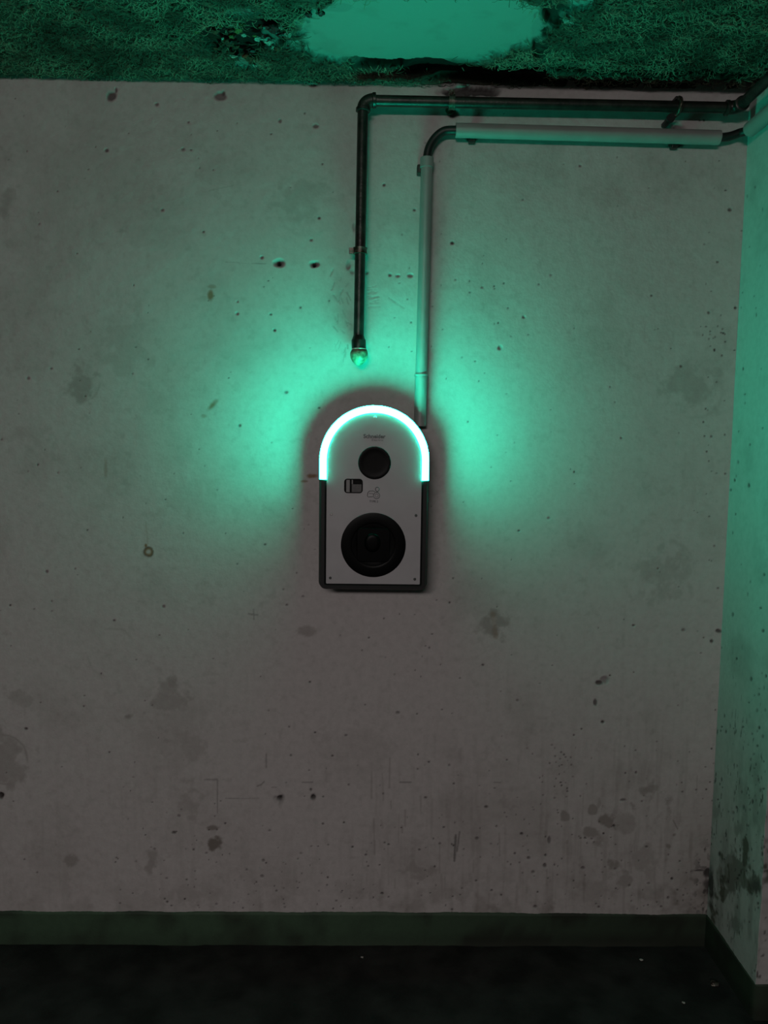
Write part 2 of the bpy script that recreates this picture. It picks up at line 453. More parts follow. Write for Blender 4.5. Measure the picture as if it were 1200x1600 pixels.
for k in range(150):
    x = rng.uniform(1110, 1198); y = rng.uniform(250, 1500)
    if rng.random() < .5: y = rng.uniform(1050, 1420)
    W.blob(x, y, rng.uniform(1, 2.4), rng.uniform(1.2, 4.5), rng.uniform(.4, .9), 'p', .6, .0015, .6)
for a in [(1145, 1370, 26, 28, .8), (1178, 1382, 16, 18, .8), (1150, 1445, 14, 16, .6), (1140, 1345, 16, 12, .6), (1155, 1295, 10, 12, .5), (1120, 1270, 8, 14, .4)]:
    W.blob(*a[:4], a[4], 'g', .5)
W.blob(1112, 1385, 5, 32, .9, 'p', .5); W.blob(1180, 1385, 10, 10, .6, 'p', .5)
P[:, 0] += np.where(Sg < DEP, W.d, 0) + (fbm(Sg, Z2, 126, .15, 3) - .5) * .004 * np.clip(Sg / .03, 0, 1)
wr = grid_mesh('wall_right', P, nu, nv, {'wear': W.rgba()}, M_wall_r)
wr['kind'] = 'structure'

# ---------------------------------------------------------------- floor
fx = spaced([(-3.2, -1.0, .1), (-1.0, 1.3, .012), (1.3, 3.3, .1)]); fy = spaced([(-7.0, -0.8, .1), (-0.8, 0.03, .008)])
nu, nv = len(fx), len(fy)
FX, FY = np.meshgrid(fx, fy, indexing='ij'); FX = FX.ravel(); FY = FY.ravel()
fz = (fbm(FX, FY, 201, .12, 4) - .5) * .006 + (fbm(FX, FY, 205, .02, 2) - .5) * .002 - .002
fl = grid_mesh('floor', np.stack([FX, FY, fz], 1), nu, nv, {}, M_floor)
fl['kind'] = 'structure'

# ---------------------------------------------------------------- skirting painted green
def skirting(name, pts, tops, n_):
    """pts: plan polyline; raised coat of green paint with an uneven upper edge"""
    th = 0.004
    cols = []
    for (a, b, step, ta, tb) in pts:
        n = max(2, int((Vector(b) - Vector(a)).length / step))
        for k in range(n):
            t = k / n
            cols.append((Vector(a).lerp(Vector(b), t), ta + (tb - ta) * t))
    cols.append((Vector(pts[-1][1]), pts[-1][4]))
    m = len(cols)
    h = [-0.01, 0.02, 0.045, 0.07, 0.085, 1.0]
    V = []; lx = 0
    for i, (p, tz) in enumerate(cols):
        a = cols[max(i - 1, 0)][0]; b = cols[min(i + 1, m - 1)][0]
        t = (b - a).normalized(); nrm = Vector((t.y, -t.x))
        tz += 0.0016 * math.sin(i * .23) * math.sin(i * .071 + 1) + random.uniform(-.0007, .0007)
        for q in h:
            z = tz if q == 1.0 else q
            V.append((p.x + nrm.x * th, p.y + nrm.y * th, z))
        V.append((p.x - nrm.x * .004, p.y - nrm.y * .004, tz + 0.0005))
    Pn = np.array(V); k = len(h) + 1
    px, py = project(Pn); W = Wear(px, py, Pn[:, 0] + Pn[:, 1], Pn[:, 2])
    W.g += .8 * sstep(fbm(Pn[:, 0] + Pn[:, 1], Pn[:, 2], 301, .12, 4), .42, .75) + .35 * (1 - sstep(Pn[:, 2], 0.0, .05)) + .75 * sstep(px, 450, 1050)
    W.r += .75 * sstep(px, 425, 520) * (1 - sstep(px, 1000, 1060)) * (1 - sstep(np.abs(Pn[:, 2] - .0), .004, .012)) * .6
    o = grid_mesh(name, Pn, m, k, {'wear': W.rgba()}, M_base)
    o['kind'] = 'structure'
    return o
zb = [at(0, 1424).z, at(600, 1425).z, at(1100, 1429).z]
print('skirting tops', zb, 'floor est', at(600, 1475).z)
cx0 = corner_x(0.05)
skirting('baseboard_back', [((-3.2, 0), (at(0, 1424).x, 0), .05, zb[0], zb[0]), ((at(0, 1424).x, 0), (at(600, 1425).x, 0), .008, zb[0], zb[1]),
                            ((at(600, 1425).x, 0), (cx0 - .004, 0), .008, zb[1], zb[2])], None, 0)
skirting('baseboard_right', [((cx0, -.002), (cx0, -DEP), .008, zb[2], zb[2] - .002), ((cx0 + .001, -DEP), (cx0 + 2.2, -DEP), .03, zb[2] - .002, zb[2])], None, 0)

# ---------------------------------------------------------------- ceiling: wood-wool board, torn open along the wall
ux = spaced([(-3.2, -1.15, .05), (-1.15, 1.35, .004), (1.35, 3.3, .08)]); uy = spaced([(-7, -.62, .1), (-.62, .012, .003)])
nu, nv = len(ux), len(uy)
CX, CY = np.meshgrid(ux, uy, indexing='ij'); CX = CX.ravel(); CY = CY.ravel()
CZ = ceil_z(CX)
P = np.stack([CX, CY, CZ], 1)
px, py = project(P)
near = (CY > -.62) & (CX > -1.15) & (CX < 1.35)
wob = (fbm(CX, CY, 401, .05, 4) - .5)
wob2 = (fbm(CX, CY, 405, .02, 3) - .5)
def patch(cx, cy, rx, ry, k=.5):
    q = np.sqrt(((px - cx) / rx) ** 2 + ((py - cy) / ry) ** 2) + wob * k + wob2 * .25
    return (1 - sstep(q, .88, 1.02)) * near
smooth_p = np.maximum.reduce([patch(655, 46, 205, 58, .35), patch(620, 72, 165, 36, .3), patch(905, 5, 22, 13, .6), patch(760, 40, 95, 50, .3), patch(375, 22, 34, 8, .9) * .6,
                              patch(420, 62, 16, 14, .8) * .7, patch(385, 100, 22, 8, .8) * .6, patch(885, 32, 14, 7, .8) * .5])
hole = np.maximum.reduce([patch(412, 50, 42, 20, .8), patch(385, 75, 30, 18, .9), patch(350, 58, 40, 18, .9) * .7, patch(500, 20, 60, 7, 1.0), patch(530, 3, 26, 6, .7), patch(868, 25, 22, 22, .9), patch(845, 62, 14, 34, .9) * .8])
hole = hole * (1 - smooth_p * .8)
def groove(x0, y0, x1, y1, wd, xa, xb):
    yc = y0 + (y1 - y0) * (px - x0) / (x1 - x0)
    q = np.abs(py - yc + wob * 6 + wob2 * 4) / wd
    return (1 - sstep(q, .7, 1.15)) * sstep(px, xa, xa + 60) * (1 - sstep(px, xb, xb + 30)) * near
g1 = groove(560, 103, 1160, 118, 5.0, 530, 1190)
g1b = groove(680, 111, 840, 114, 10, 600, 840)
g2 = groove(700, 124, 1160, 137, 5.0, 640, 1300)
gv = np.maximum.reduce([g1, g2, g1b])
Wg = smooth_p
Wr = .8 * np.maximum(patch(365, 60, 50, 26, 1.0) * sstep(wob2, -.05, .12), patch(392, 92, 12, 14, .7)) + .12 * sstep(wob, 0, .3)
Wp = np.clip(gv * .97 + hole * .75 + .45 * sstep(fbm(CX, CY, 411, .25, 4), .52, .75) * near * (1 - smooth_p) + .35 * sstep(px, 850, 1000) * sstep(py, 60, 120) * near, 0, 1)  # grooves are recessed and also coloured near black, their shade painted in
CZ = CZ + .022 * gv + .018 * hole * (1 - smooth_p) + .012 * smooth_p + (wob * .008 + wob2 * .006) * near * (1 - smooth_p * .75)
CZ -= 0.0
P[:, 2] = CZ
cl = grid_mesh('ceiling', P, nu, nv, {'wear': np.stack([Wg, Wr, Wp, np.ones_like(Wg)], 1)}, M_ceil, flip=True)
cl['kind'] = 'structure'
iy = len(uy); mask = (np.clip(smooth_p + .9 * hole + 1.0 * gv, 0, 1)).reshape(nu, nv); zgrid = CZ.reshape(nu, nv)

# wood-wool strands hanging from the board (countless: one object)
sv = []; sf = []
NS = 21000
cnt = 0; tries = 0
while cnt < NS and tries < 90000:
    tries += 1
    x = rng.uniform(-1.12, 1.15); y = -rng.uniform(0.003, 0.45)
    i = min(np.searchsorted(ux, x), nu - 1); j = min(np.searchsorted(uy, y), nv - 1)
    if mask[i, j] > rng.uniform(.15, .7): continue
    z0 = zgrid[i, j] - rng.uniform(-.001, .006)
    L_ = rng.uniform(.008, .028); th = rng.uniform(0, 2 * PI); kap = rng.normal(0, 45)
    n = 4; wd = rng.uniform(.0004, .0010); dz = rng.normal(0, .003); bend = rng.uniform(.001, .005)
    b = len(sv); cxp, cyp = x, y
    for k in range(n + 1):
        t = k / n
        ds = L_ / n
        cxp += math.cos(th) * ds; cyp += math.sin(th) * ds; th += kap * ds
        nx, ny = -math.sin(th), math.cos(th)
        z = z0 - bend * 4 * t * (1 - t) + dz * (t - .5)
        yy = min(cyp, -0.002)
        sv.append((cxp + nx * wd, yy + ny * wd, z)); sv.append((cxp - nx * wd, yy - ny * wd, z)); sv.append((cxp, yy, z + wd * .9))
        if k:
            p = b + 3 * (k - 1); q = p + 3
            sf += [(p, q, q + 1, p + 1), (p + 1, q + 1, q + 2, p + 2), (p + 2, q + 2, q, p)]
    cnt += 1
st = link_mesh('wood_wool', sv, sf, M_fibre)
st.parent = cl
st['kind'] = 'stuff'

# crumbs in the broken spot of the ceiling
def crumb(name, c, r, m, parent=None, flat=.6, seed=0):
    rr = random.Random(seed)
    bm = bmesh.new(); bmesh.ops.create_icosphere(bm, subdivisions=2, radius=.8)
    for v in bm.verts:
        k = 1 + rr.uniform(-.5, .3)
        v.co = Vector((v.co.x * r[0] * k, v.co.y * r[1] * k, v.co.z * r[2] * k)) + Vector(c)
    return obj(name, bm, m, parent)
def on_ceiling(px_, py_):
    d = _F + R2 * ((px_ - 600) / FPX) + U2 * ((800 - py_) / FPX)
    p = CAM + d * ((2.30 - CAM.z) / d.z)
    return CAM + d * ((float(ceil_z(np.array(p.x))) - CAM.z) / d.z)
for k, (a, b, r, m) in enumerate([(390, 92, .014, M_rustchunk), (335, 50, .013, M_rustchunk), (352, 66, .012, M_rustchunk), (368, 74, .010, M_rustchunk), (344, 78, .009, M_rustchunk), (372, 48, .013, M_moss),
                                  (362, 58, .010, M_moss), (378, 40, .008, M_moss), (308, 52, .008, M_moss), (420, 66, .013, M_chip), (426, 76, .008, M_chip), (402, 62, .010, M_chip), (398, 104, .007, M_chip),
                                  (428, 46, .016, M_hose), (416, 44, .012, M_hose), (1125, 102, .006, M_chip), (885, 34, .010, M_chip), (893, 38, .007, M_chip), (500, 22, .012, M_hose), (482, 25, .010, M_hose)]):
    p = on_ceiling(a, b)
    crumb('crumb', p + Vector((0, 0, .002)), (r, r * 1.1, r * .55), m, cl, seed=k)
for k in range(44):
    a = rng.normal(362, 26) if k % 3 else rng.uniform(400, 455); b = rng.normal(64, 14) if k % 3 else rng.uniform(36, 80)
    r = rng.uniform(.003, .009)
    m = (M_rustchunk, M_moss, M_rustchunk, M_hose, M_chip)[int(rng.integers(0, 5))]
    p = on_ceiling(min(a, 450), b)
    crumb('crumb', p + Vector((0, 0, rng.uniform(-.003, .004))), (r * rng.uniform(.7, 2), r * 1.2, r * rng.uniform(.5, 1)), m, cl, seed=100 + k)
for k in range(16):                                # plaster ridge catching the light where board meets wall
    a = 545 + k * 7.5 + rng.uniform(-2, 2); p = at(a, 123 + rng.uniform(0, 5), -.004); r = rng.uniform(.003, .006)
    crumb('crumb', p, (r * 1.3, r * .8, r), M_chip, cl, seed=200 + k)

# ---------------------------------------------------------------- wall charger
FY_ = -0.130                                           # front face of the housing
c0 = at(585, 720, FY_)
mm = (FY_ + 2.0) / FPX * 1.0                           # metres per pixel there (about)
RAD = 84.2 * mm
cA = c0.copy()
botz = at(584, 921, FY_).z
ch = thing('wall_charger', 'arch-topped grey and black vehicle charger with glowing green light, hung on the wall', 'charger', (c0.x, 0, botz))
O = Vector((c0.x, 0, botz))
CZ0 = c0.z - botz                                     # arch centre height in local coordinates

def arch(R, zb_, rb, n=48, nb=6, xs=1.0, dx=0.0):
    """closed outline in (x,z): half circle on straight sides with rounded lower corners"""
    pts = []
    for k in range(n + 1):
        a = PI * k / n
        pts.append((dx + R * math.cos(a), CZ0 + R * math.sin(a)))
    for k in range(nb + 1):
        a = PI + (PI / 2) * k / nb
        pts.append((dx - R + rb + rb * math.cos(a), zb_ + rb + rb * math.sin(a)))
    for k in range(nb + 1):
        a = 1.5 * PI + (PI / 2) * k / nb
        pts.append((dx + R - rb + rb * math.cos(a), zb_ + rb + rb * math.sin(a)))
    return pts
def loft(bm, outlines, cap_last=True, cap_first=True):
    rings = [[bm.verts.new((x, y, z)) for x, z in pts] for pts, y in outlines]
    n = len(rings[0])
    for a, b in zip(rings[:-1], rings[1:]):
        for k in range(n): bm.faces.new((a[k], a[(k + 1) % n], b[(k + 1) % n], b[k]))
    if cap_first: bm.faces.new(rings[0][::-1])
    if cap_last: bm.faces.new(rings[-1])

bm = bmesh.new()
loft(bm, [(arch(RAD - .012, .010, .012), .004), (arch(RAD - .006, .006, .014), -.030), (arch(RAD + .000, .001, .016), -.060), (arch(RAD + .002, 0, .016), -.095),
          (arch(RAD + .0036, 0, .016), -.1125), (arch(RAD - .007, .003, .014), -.1135), (arch(RAD - .0075, .0035, .014), -.1245), (arch(RAD - .010, .005, .012), -.1275), (arch(RAD - .018, .012, .006), -.128)])
obj('housing', bm, M_housing, ch, angle=.6)
# lower rim of the housing, standing as high as the light strip
bm = bmesh.new()
def u_path(R, zb_, rb, ztop, n=6):
    pts = [(-R, ztop)]
    for k in range(n + 1):
        a = PI + (PI / 2) * k / n; pts.append((-R + rb + rb * math.cos(a), zb_ + rb + rb * math.sin(a)))
    for k in range(n + 1):
        a = 1.5 * PI + (PI / 2) * k / n; pts.append((R - rb + rb * math.cos(a), zb_ + rb + rb * math.sin(a)))
    pts.append((R, ztop)); return pts
zt = at(585, 750, FY_).z - botz
prof = [(0.003, -.112, 0), (0.001, -.126, 0), (-.003, -.1335, 0), (-.0115, -.1335, 0), (-.0155, -.130, 0), (-.0155, -.112, 0)]
rings = []
for dr, y, _ in prof:
    rb = max(.016 + dr, .003)
    rings.append([bm.verts.new((x, y, z)) for x, z in u_path(RAD + dr, 0 - dr * .9, rb, zt - .0003)])
n = len(rings[0])
for i in range(len(rings)):
    a = rings[i]; b = rings[(i + 1) % len(rings)]
    for k in range(n - 1): bm.faces.new((a[k], a[k + 1], b[k + 1], b[k]))
bm.faces.new([r[0] for r in rings]); bm.faces.new([r[-1] for r in rings][::-1])
obj('lower_rim', bm, M_housing, ch, angle=.5)
# light strip
bm = bmesh.new()
prof = [(.0030, -.1130), (.0029, -.1146), (.0010, -.1180), (-.0013, -.1235), (-.0033, -.1290), (-.0050, -.1325), (-.0075, -.1345), (-.0110, -.1345), (-.0140, -.1340), (-.0155, -.1332), (-.0155, -.1140)]
rings = []
for dr, y in prof:
    R_ = RAD + dr
    pts = [(R_, zt)] + [(R_, CZ0 + (zt - CZ0) * (1 - q)) for q in (.33, .66)] + [(R_ * math.cos(PI * k / 72), CZ0 + R_ * math.sin(PI * k / 72)) for k in range(73)] + [(-R_, CZ0 + (zt - CZ0) * q) for q in (.33, .66)] + [(-R_, zt)]
    rings.append([bm.verts.new((x, y, z)) for x, z in pts])
n = len(rings[0])
for i in range(len(rings)):
    a = rings[i]; b = rings[(i + 1) % len(rings)]
    for k in range(n - 1): bm.faces.new((a[k], a[k + 1], b[k + 1], b[k]))
bm.faces.new([r[0] for r in rings]); bm.faces.new([r[-1] for r in rings][::-1])
ls = obj('light_strip', bm, M_led, ch, angle=.6)
ls['label'] = 'glowing white-green arched light strip'

# front plate with its three openings
def lp(px_, py_, Y):                                   # local point on the charger for a pixel
    p = at(px_, py_, Y) - O
    return p
PY = -.1328
pb = at(584, 912.5, PY).z - botz
Rp = RAD - .0160
outer = arch(Rp, pb, .002, n=64, nb=2)
cc1 = lp(585.2, 723.2, PY); rr1 = 25.6 * mm
cc2 = lp(583.3, 851.6, PY); rr2 = 51.0 * mm
wn = lp(552.3, 759.3, PY)
def circ(c, r, n=64): return [(c.x + r * math.cos(2 * PI * k / n), c.z + r * math.sin(2 * PI * k / n)) for k in range(n)]
def rrect(c, wx, hz, r, n=6):
    o = []
    for q, (sx, sz) in enumerate(((1, 1), (-1, 1), (-1, -1), (1, -1))):
        for k in range(n + 1):
            a = PI / 2 * q + PI / 2 * k / n
            o.append((c.x + sx * (wx / 2 - r) + r * math.cos(a), c.z + sz * (hz / 2 - r) + r * math.sin(a)))
    return o
win = rrect(wn, 29 * mm, 22.5 * mm, 5 * mm)
bm = bmesh.new()
def loop_edges(pts, y):
    vs = [bm.verts.new((x, y, z)) for x, z in pts]
    return vs, [bm.edges.new((vs[k], vs[(k + 1) % len(vs)])) for k in range(len(vs))]
es = []
for pts in (outer, circ(cc1, rr1 - .001), circ(cc2, rr2 - .001), win):
    es += loop_edges(pts, PY)[1]
bmesh.ops.triangle_fill(bm, use_beauty=True, use_dissolve=False, edges=es, normal=(0, -1, 0))
r = bmesh.ops.extrude_face_region(bm, geom=list(bm.faces))
for v in [g for g in r['geom'] if isinstance(g, bmesh.types.BMVert)]: v.co.y += .0028
obj('front_plate', bm, M_plate, ch)['label'] = 'pale grey arched front plate'
# round reader above, large socket cover below
bm = bmesh.new()
lathe(bm, [(0, -.1345), (rr1 * .55, -.1345), (rr1 * .80, -.1348), (rr1 * .90, -.1353), (rr1 - .0012, -.1350), (rr1, -.1340), (rr1, -.124)], cc1)
obj('card_reader', bm, M_black, ch, smooth=False, angle=.5)['label'] = 'round black card reader'
bm = bmesh.new()
lathe(bm, [(rr2 * .66, -.1345), (rr2 * .68, -.1350), (rr2 * .72, -.1352), (rr2 - .003, -.1352), (rr2 - .0008, -.1348), (rr2, -.134), (rr2, -.124)], cc2, 96)
sc = obj('socket_cover', bm, M_black, ch, angle=.6)
sc['label'] = 'large round black socket cover'
bm = bmesh.new()
lathe(bm, [(0, -.1335), (rr2 * .50, -.1335), (rr2 * .56, -.1345), (rr2 * .67, -.1345)], cc2, 96)
obj('inner_disc', bm, M_black, sc, angle=.6)
bm = bmesh.new()
o1 = rrect(cc2, rr2 * 1.06, rr2 * 1.10, .011)
o2 = rrect(cc2, rr2 * .98, rr2 * 1.02, .010)
a = [bm.verts.new((x, -.1330, z)) for x, z in o1]; b = [bm.verts.new((x, -.1362, z)) for x, z in o2]
for k in range(len(a)): bm.faces.new((a[k], a[(k + 1) % len(a)], b[(k + 1) % len(a)], b[k]))
bm.faces.new(b)
obj('hinged_lid', bm, M_black, sc, angle=.5)
bm = bmesh.new()
lc = lp(582, 848, PY)
rings = []
for s_, y in ((1, -.1360), (.92, -.1385), (.80, -.1400), (.55, -.1405)):
    rings.append([bm.verts.new((x, y, z)) for x, z in [(lc.x + .0205 * s_ * math.cos(2 * PI * k / 32), lc.z + .024 * s_ * math.sin(2 * PI * k / 32)) for k in range(32)]])
for a, b in zip(rings[:-1], rings[1:]):
    for k in range(32): bm.faces.new((a[k], a[(k + 1) % 32], b[(k + 1) % 32], b[k]))
bm.faces.new(rings[-1])
obj('lid_grip', bm, M_black, sc, angle=.6)
# breaker window
bm = bmesh.new()
w1 = rrect(wn, 29 * mm, 22.5 * mm, 5 * mm); w2 = rrect(wn, 26 * mm, 19.5 * mm, 3.5 * mm)
lv = []
for pts, y in ((w1, -.1300), (w1, -.1338), (w2, -.1338), (w2, -.1300)):
    lv.append([bm.verts.new((x, y, z)) for x, z in pts])
for a, b in zip(lv[:-1], lv[1:]):
    for k in range(len(a)): bm.faces.new((a[k], a[(k + 1) % len(a)], b[(k + 1) % len(a)], b[k]))
bm.faces.new(lv[-1])
bw = obj('breaker_window', bm, M_black, ch)
bw['label'] = 'small rounded window over the breakers'
for (x0, x1, y0, y1, m, nm, yd) in ((541, 546.5, 749.5, 769.5, M_toggle, 'breaker', .0012), (549.5, 565, 756.5, 769.5, M_dsteel, 'breaker', .0014), (549.5, 551.5, 749.5, 756.5, M_toggle, 'breaker', .0012), (553, 563, 750.5, 755.5, M_black, 'toggle', .0022)):
    a = lp(x0, y0, -.130); b = lp(x1, y1, -.130)
    bm = bmesh.new(); box(bm, ((a.x + b.x) / 2, -.1300 - yd / 2, (a.z + b.z) / 2), (abs(b.x - a.x), yd, abs(a.z - b.z)), bev=.0004)
    obj(nm, bm, m, bw)
# screws
for i, (a, b, m) in enumerate([(586, 652, M_steel), (517.5, 803.5, M_steel), (650, 805.5, M_dsteel), (516, 903, M_dsteel), (648, 905, M_dsteel)]):
    p = lp(a, b, PY)
    bm = bmesh.new()
    lathe(bm, [(0, -.1334), (.0012, -.1334), (.0014, -.1343), (.0028, -.1343), (.0034, -.1337), (.0034, -.1320)], p, 20)
    obj('screw', bm, m, ch)
# printed lettering and emblem
def text(name, body, c, size, m, parent, ext=.00015, bold=False, sx=1.0):
    cu = bpy.data.curves.new(name, 'FONT'); cu.body = body; cu.size = size; cu.align_x = 'CENTER'; cu.align_y = 'CENTER'
    cu.extrude = ext; cu.resolution_u = 3
    if bold: cu.offset = size * .03
    t = bpy.data.objects.new(name + '_curve', cu); C.objects.link(t)
    bpy.context.view_layer.update()
    me = bpy.data.meshes.new_from_object(t.evaluated_get(bpy.context.evaluated_depsgraph_get()))
    bpy.data.objects.remove(t); bpy.data.curves.remove(cu)
    me.name = name
    me.transform(Matrix.Translation(c) @ Matrix.Rotation(PI / 2, 4, 'X') @ Matrix.Diagonal((sx, 1, 1, 1)))
    me.materials.clear()
    return finish(name, me, m, parent)
TY = PY - .0001
p = lp(585, 682, TY); text('lettering', 'Schneider', Vector((p.x, TY, p.z)), .0135, M_print, ch, bold=True)
p = lp(590, 687.6, TY); text('lettering', 'Electric', Vector((p.x, TY, p.z)), .0078, M_print, ch, sx=1.25)
p = lp(584, 783.7, TY); text('lettering', 'TYPE 2', Vector((p.x, TY, p.z)), .0072, M_print, ch, bold=True)
def stroke(bm, pts, r):
    tube(bm, [Vector((x, TY, z)) for x, z in pts], r, 6)
bm = bmesh.new()
q = lambda a, b: ((lambda v: (v.x, v.z))(lp(a, b, TY)))
stroke(bm, [q(583, 776), q(575, 776.5), q(574, 775), q(574.5, 770), q(577, 767.3), q(583, 767), q(586, 768.5)], .0008)      # car outline
stroke(bm, [q(576, 771), q(582, 771), q(584, 773.5)], .0006)
cx, cz = q(588.5, 774.3)
stroke(bm, [(cx + .0078 * math.cos(a), cz + .0078 * math.sin(a)) for a in [2 * PI * k / 20 for k in range(21)]], .0008)          # round plug
stroke(bm, [(cx + .0040 * math.cos(a), cz + .0040 * math.sin(a)) for a in [2 * PI * k / 12 for k in range(13)]], .0005)
cx, cz = q(589.5, 764.5)
stroke(bm, [(cx + .0046 * math.cos(a), cz + .0052 * math.sin(a)) for a in [2 * PI * k / 16 for k in range(17)]], .0009)
stroke(bm, [q(589.5, 768), q(589.3, 770)], .0008)
obj('car_emblem', bm, M_print, ch)

# ---------------------------------------------------------------- old iron pipe
YP = -.047
A = at(566.9, 172, YP); B = at(560.2, 536, YP)
H0 = at(582, 157.3, YP); H1 = at(1132, 168.2, YP)
corner = Vector((A.x + .0006, YP, H0.z + .001))
pr = .0131
pipe = thing('metal_pipe', 'old black iron pipe bent along the wall under the ceiling, its dropped end capped', 'pipe', (B.x, 0, B.z))
O = Vector((B.x, 0, B.z))
def arc_pts(p0, c, p1, n=10):                        # smooth bend through corner c
    return [p0 * (1 - t) ** 2 + c * 2 * t * (1 - t) + p1 * t * t for t in [k / n for k in range(n + 1)]]
bm = bmesh.new(); tube(bm, [A, A.lerp(B, .5), B], pr, 28, off=O); obj('drop_pipe', bm, M_iron, pipe, angle=.6)
bm = bmesh.new(); tube(bm, [H0, H0.lerp(H1, .5), H1], pr, 28, off=O); obj('top_pipe', bm, M_iron, pipe, angle=.6)
# left elbow: bead, bend, bead
def elbow(name, a, c, b, ra, rb):
    pts = arc_pts(a, c, b, 14)
    bm = bmesh.new(); tube(bm, pts, ra, 28, off=O)
    for p0, p1 in ((pts[0], pts[1]), (pts[-1], pts[-2])):
        d = (p1 - p0).normalized()
        tube(bm, [p0 - d * .002, p0 - d * .001, p0 + d * .006, p0 + d * .008], [ra, rb, rb, ra], 28, off=O)
    return obj(name, bm, M_iron, pipe, angle=.6)
elbow('elbow', corner + Vector((0, 0, -.026)), corner, corner + Vector((.030, 0, 0)), .0158, .0178)
c2 = Vector((at(1152, 168, YP).x, YP, H1.z - .0005))
Hend = H1
elbow('elbow', c2 + Vector((-.028, 0, 0)), c2, c2 + Vector((0, -.028, 0)), .0158, .0178)
bm = bmesh.new(); tube(bm, [c2 + Vector((0, -.02, 0)), c2 + Vector((0, -.9, 0.004)), c2 + Vector((0, -2.6, .006))], pr, 28, off=O); obj('return_pipe', bm, M_iron, pipe, angle=.6)
# end fitting
e0 = at(560.4, 524, YP); e1 = at(560.3, 530, YP); e2 = at(560.8, 545.5, YP)
bm = bmesh.new(); tube(bm, [e0, e1, e1.lerp(e2, .1), e2], [pr, .0165, .0182, .0182], 28, off=O); obj('end_socket', bm, M_iron, pipe, angle=.6)
bm = bmesh.new(); tube(bm, [e2 + Vector((0, 0, .001)), e2 + Vector((0, 0, -.0008)), e2 + Vector((0, 0, -.002))], [.0186, .0192, .0186], 28, off=O); obj('thread_tape', bm, M_lime, pipe, angle=.8)
bm = bmesh.new()
b0 = e2 + Vector((0, 0, -.002)); sk = Vector((.0012, 0, 0))
prof = [(.0190, 0), (.0215, -.005), (.0224, -.012), (.0212, -.020), (.0168, -.028), (.0110, -.034), (.0060, -.0375), (.0010, -.039)]
tube(bm, [b0 + sk * (i * .25) + Vector((0, 0, z)) for i, (r_, z) in enumerate(prof)], [r_ for r_, z in prof], 24, off=O)
for v in bm.verts:
    v.co += Vector((random.uniform(-1, 1), random.uniform(-1, 1), random.uniform(-1, 1))) * .0007
obj('end_cap', bm, M_cap, pipe, smooth=True)['label'] = 'rounded lime-stained end cap'
# clamps
def clamp(c, axis, strap_w, ear):
    """two-piece pipe clamp: band round the pipe, ear with bolt, stub into the wall"""
    c = Vector(c); ax = Vector(axis)
    side = Vector((0, -1, 0)).cross(ax)
    R_ = pr + .003
    bm = bmesh.new()
    tube(bm, [c - ax * strap_w, c - ax * strap_w * .9, c + ax * strap_w * .9, c + ax * strap_w], [R_ - .0012, R_ + .0008, R_ + .0008, R_ - .0012], 28, off=O)
    for s_ in (-1, 1):
        tube(bm, [c + ax * (s_ * strap_w - .001), c + ax * (s_ * strap_w + .001)], [R_ + .0018, R_ + .0018], 28, off=O)
    cl_ = obj('pipe_clamp', bm, M_clamp, pipe, angle=.6)
    for s_ in ((-1, 1) if ear == 0 else (ear,)):
        d = side * s_
        bm = bmesh.new()
        q = Matrix((d, Vector((0, -1, 0)), ax)).transposed()
        box(bm, c + d * (R_ + .005), (.011, .008, strap_w * 1.9), rot=q, bev=.001, off=O)
        tube(bm, [c + d * (R_ + .006) + Vector((0, .010, 0)), c + d * (R_ + .006) + Vector((0, -.011, 0))], .0026, 10, off=O)
        tube(bm, [c + d * (R_ + .006) + Vector((0, -.004, 0)), c + d * (R_ + .006) + Vector((0, -.008, 0))], .0048, 6, off=O)
        obj('clamp_bolt', bm, M_clamp, cl_, angle=.6)
    bm = bmesh.new(); tube(bm, [c + Vector((0, R_ - .002, 0)), Vector((c.x, .01, c.z))], .0045, 12, off=O); tube(bm, [Vector((c.x, -.003, c.z)), Vector((c.x, .006, c.z))], .011, 16, off=O)
    obj('wall_stud', bm, M_clamp, cl_, angle=.6)
clamp(A.lerp(B, (390 - 172) / 364), (0, 0, 1), .0065, 1)
hd = (H1 - H0).normalized()
clamp(H0.lerp(H1, (705 - 582) / 550), tuple(hd), .006, 1)
# big open hook strap at the right
hc = H0.lerp(H1, (1058 - 582) / 550)
bm = bmesh.new()
pts = []
for k in range(19):
    a = math.radians(70 + 235 * k / 18)
    pts.append(hc + Vector((.006 * (1 - k / 9), -math.sin(a + PI / 2) * .0 - math.cos(a - PI / 2) * (pr + .0055), math.cos(a - PI) * -(pr + .0055))))
pts = [hc + Vector((.004, .040, .0225)), hc + Vector((.004, .0, .0225))] + [hc + Vector((.004 - .004 * t, -math.sin(t * PI) * (pr + .006), math.cos(t * PI) * (pr + .006))) for t in [k / 14 for k in range(15)]] + [hc + Vector((-.008, .006, -.024)), hc + Vector((-.014, .014, -.027))]
tube(bm, pts, [.0042] * len(pts), 12, off=O)
hk = obj('pipe_hook', bm, M_clamp, pipe, angle=.8)
bm = bmesh.new(); tube(bm, [hc + Vector((-.015, .002, -.027)), hc + Vector((-.015, .046, -.027))], .0075, 6, off=O); tube(bm, [hc + Vector((-.015, -.002, -.027)), hc + Vector((-.015, .004, -.027))], .0105, 14, off=O)
obj('hook_bolt', bm, M_hose, hk, angle=.6)
bm = bmesh.new(); box(bm, hc + Vector((.004, .018, .0235)), (.016, .030, .008), bev=.002, off=O)
obj('hook_bracket', bm, M_iron, hk)

